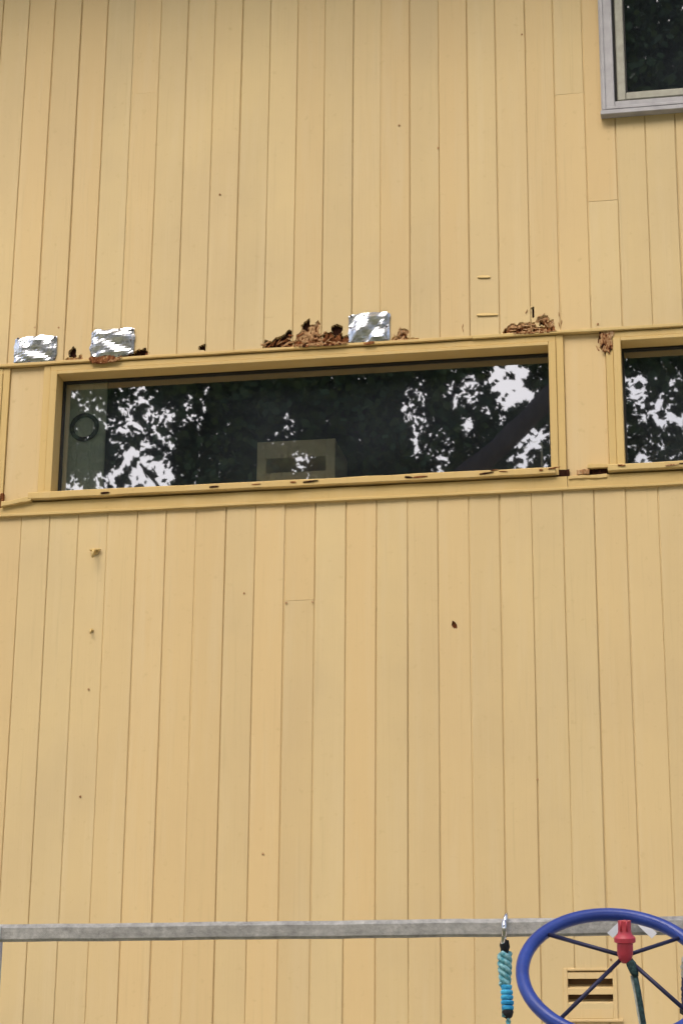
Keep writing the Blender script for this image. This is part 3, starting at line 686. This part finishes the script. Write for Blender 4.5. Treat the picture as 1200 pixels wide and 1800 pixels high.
P(tube('cord', [HB + Vector((.012, .006, -.036)), HB + Vector((.018, .006, -.07)), HB + Vector((.0255, .006, -.125)), HB + Vector((.033, .006, -.22)), HB + Vector((.037, .006, -.40))], .0026, rope_mat('pale_cord', (.45, .48, .42), (.65, .68, .60)), None, 8), wh)

# dark grip at the edge of the frame
EX, EY = 2.366, -4.55
pur = rope_mat('dark_purple_rope', (.012, .010, .03), (.07, .06, .14)); crm = rope_mat('off_white_rope', (.5, .47, .38), (.72, .70, .62))
g2 = tag(empty('hanging_rope', (EX, EY, 1.8)), 'dark purple rope grip with an off-white knot beside the blue wheel', 'rope')
twist('knot', EX, EY, 2.005, 1.962, .009, .012, 3, 1.1, crm, g2, .008)
P(tube('hanger', [(EX, RY, 2.105), (EX, RY - .02, 2.085), (EX, EY + .03, 2.04), (EX, EY, 2.0)], .006, webm, None, 8), g2)
twist('grip', EX, EY, 1.965, 1.90, .010, .014, 4, 1.5, pur, g2, .009)
P(lathe('collar', [(.018, -.008), (.024, -.004), (.024, .004), (.018, .008)], (EX, EY, 1.900), webm, None, n=16), g2)
twist('tail', EX, EY, 1.896, 1.74, .011, .008, 3, 2.5, pur, g2, .008)

# ------------------------------------------------------------------ trees standing across the yard (seen in the glass)
bark = mat('grey_brown_bark', (.07, .055, .045), .95); N = NT(bark); fb = N.noise(N.coords((1, 1, .2)), 14, 6, .7); N.base(N.ramp(fb, [(.3, (.07, .052, .05)), (.7, (.16, .125, .115))])); N.bump(fb, 1, .03)
leafm = mat('green_leaf', (.05, .10, .025), .55); N = NT(leafm); N.base(N.ramp(N.noise(N.coords((1, 1, 1)), 1.2, 4), [(.3, (.04, .085, .026)), (.7, (.11, .175, .055))]))
GAPS = []          # openings cut in the crowns to place bright sky in the glass
def leaves(center, rad, n, seed, size=.15):
    rg = np.random.default_rng(seed); C = np.array(center)
    nc = max(30, n // 55)
    d = rg.normal(size=(nc, 3)); d /= np.linalg.norm(d, axis=1)[:, None]
    cl = C + d * (rg.random((nc, 1)) ** .38) * np.array(rad)
    p = cl[rg.integers(0, nc, n)] + rg.normal(size=(n, 3)) * np.array([.36, .36, .28])
    kp_ = np.ones(n); back = -16 - p[:, 1]
    for gx, gz, dx, dz, rx, rz, kp in GAPS:
        q = ((p[:, 0] - gx - dx * back) / rx) ** 2 + ((p[:, 2] - gz - dz * back) / rz) ** 2
        kp_ = np.where(q < 1, np.minimum(kp_, kp + (1 - kp) * np.clip(q, 0, 1) ** 3), kp_)
    keep = rg.random(n) < kp_
    p = p[keep]; n = len(p)
    a = rg.normal(size=(n, 3)); a /= np.linalg.norm(a, axis=1)[:, None]
    b = rg.normal(size=(n, 3)); b -= (a * b).sum(1)[:, None] * a; b /= np.linalg.norm(b, axis=1)[:, None]
    L = size * (.6 + .8 * rg.random((n, 1))); Wd = L * .36
    v = np.stack([p - a * L * .5, p + b * Wd, p + a * L * .5, p - b * Wd], 1).reshape(-1, 3)
    return v
def tree(x, y, h, crowns, n, seed, label, limbs=(), tr=.28, size=.115):
    root = tag(empty('tree', (x, y, 0)), label, 'tree', 'tall trees across the yard')
    bm = bmesh.new(); rg = random.Random(seed)
    pts = [(x + .25 * math.sin(i * 1.1 + seed), y + .2 * math.cos(i * .9 + seed), h * .92 * i / 8 - .2) for i in range(9)]
    add_tube(bm, pts, [tr * (1.35 if i == 0 else 1) * (1 - .82 * i / 8) for i in range(9)], 10)
    for (c, r) in crowns:
        for k in range(5):
            i = rg.randint(3, 7); s = Vector(pts[i]); e = Vector(c) + Vector((rg.uniform(-1, 1) * r[0], rg.uniform(-1, 1) * r[1], rg.uniform(-.5, .9) * r[2])) * .75
            if e.z < s.z - 1: s = Vector(pts[3])
            mid = s.lerp(e, .5) + Vector((0, 0, .5)); add_tube(bm, [s, mid, e], [tr * .2, tr * .12, .02], 7)
    for lp, lr in limbs: add_tube(bm, lp, lr, 10)
    P(finish('trunk', bm, bark, None, True), root)
    vsx = np.concatenate([leaves(c, r, int(n * f), seed * 7 + i, size) for i, (c, r, f) in enumerate([(c, r, r[0] * r[2] / sum(q[0] * q[2] for _, q in crowns)) for c, r in crowns])])
    me = bpy.data.meshes.new('crown'); nf = len(vsx) // 4
    me.vertices.add(len(vsx)); me.vertices.foreach_set('co', vsx.ravel().astype(np.float32))
    me.loops.add(len(vsx)); me.loops.foreach_set('vertex_index', np.arange(len(vsx), dtype=np.int32))
    me.polygons.add(nf); me.polygons.foreach_set('loop_start', np.arange(0, len(vsx), 4, dtype=np.int32))
    me.update(); me.validate()
    P(link(bpy.data.objects.new('crown', me), None, leafm), root)
def gap(x, z, dx, dz, rx, rz, keep):
    rg = random.Random(int(abs(x) * 1000 + z * 100))
    for i in range(9):          # ragged: many small overlapping openings
        a, q = rg.uniform(0, 6.283), math.sqrt(rg.random()) * .85
        k = rg.uniform(.25, .6)
        GAPS.append((x + rx * q * math.cos(a), z + rz * q * math.sin(a), dx, dz, max(rx * k, .06), max(rz * k, .06), keep * .42 + .025))
# openings cut along mirrored sight lines, shaping sky patches in the glass: x, z at the middle of the crowns, slant across the crown's depth, half width, half height, leaves left
for q in (
        (-4.9, 10.37, -0.296, 0.354, 0.54, 0.42, 0.06), (-4.7, 10.43, -0.288, 0.357, 0.34, 0.34, 0.05), (-4.7, 11.08, -0.288, 0.383, 0.34, 0.57, 0.38),
        (-5.18, 11.28, -0.307, 0.391, 0.28, 0.45, 0.5), (-5.78, 10.2, -0.331, 0.348, 0.28, 0.23, 0.25), (-5.69, 11.45, -0.328, 0.398, 0.28, 0.23, 0.5),
        (-4.13, 11.33, -0.265, 0.393, 0.17, 0.37, 0.55), (-2.64, 10.37, -0.204, 0.354, 0.13, 0.4, 0.3), (-2.83, 10.94, -0.212, 0.377, 0.28, 0.23, 0.62),
        (-1.16, 11.02, -0.145, 0.381, 0.2, 0.51, 0.32), (-0.82, 10.65, -0.131, 0.366, 0.28, 0.57, 0.72), (-0.4, 11.13, -0.114, 0.385, 0.34, 0.37, 0.48),
        (0.14, 11.36, -0.092, 0.394, 0.37, 0.37, 0.0), (-0.0, 11.13, -0.098, 0.385, 0.25, 0.28, 0.05), (0.39, 10.65, -0.082, 0.366, 0.23, 0.2, 0.1),
        (0.22, 10.37, -0.089, 0.354, 0.14, 0.34, 0.35), (1.72, 11.28, -0.028, 0.391, 0.2, 0.2, 0.15), (1.92, 10.94, -0.02, 0.377, 0.23, 0.17, 0.1),
        (2.17, 10.77, -0.01, 0.37, 0.28, 0.1, 0.15), (1.81, 10.23, -0.025, 0.349, 0.08, 0.17, 0.15), (2.26, 11.13, -0.006, 0.385, 0.23, 0.28, 0.6),
        ): gap(*q)
tree(-8.5, -17, 18, [((-8.5, -17, 12), (3.6, 3, 6))], 52000, 1, 'tall leafy tree across the yard facing the left windows')
tree(-2.2, -16, 19, [((-2.6, -16, 12), (3.9, 2.6, 6.5))], 120000, 2, 'tall leafy tree across the yard with a thick slanting limb',
     limbs=[([(-2.2, -16, 6.4), (-1.75, -14.4, 7.6), (-.70, -13.3, 8.75), (.23, -13.2, 9.50), (.94, -13.2, 10.22), (1.7, -13.4, 11.3)], [.24, .20, .16, .125, .10, .07])])
tree(4.0, -17, 21, [((3.6, -17, 13.5), (3.8, 2.8, 7.2)), ((2.3, -17.5, 16.6), (2.4, 2, 2.2))], 100000, 3, 'tallest leafy tree across the yard facing the grey upper window')
tree(10.0, -18, 18, [((10, -18, 11.5), (3.8, 3, 6))], 11000, 4, 'tall leafy tree across the yard near its right end', size=.19)
tree(-14.5, -18, 17, [((-14.5, -18, 11), (3.8, 3, 6))], 11000, 5, 'tall leafy tree at the far left of the yard', size=.19)
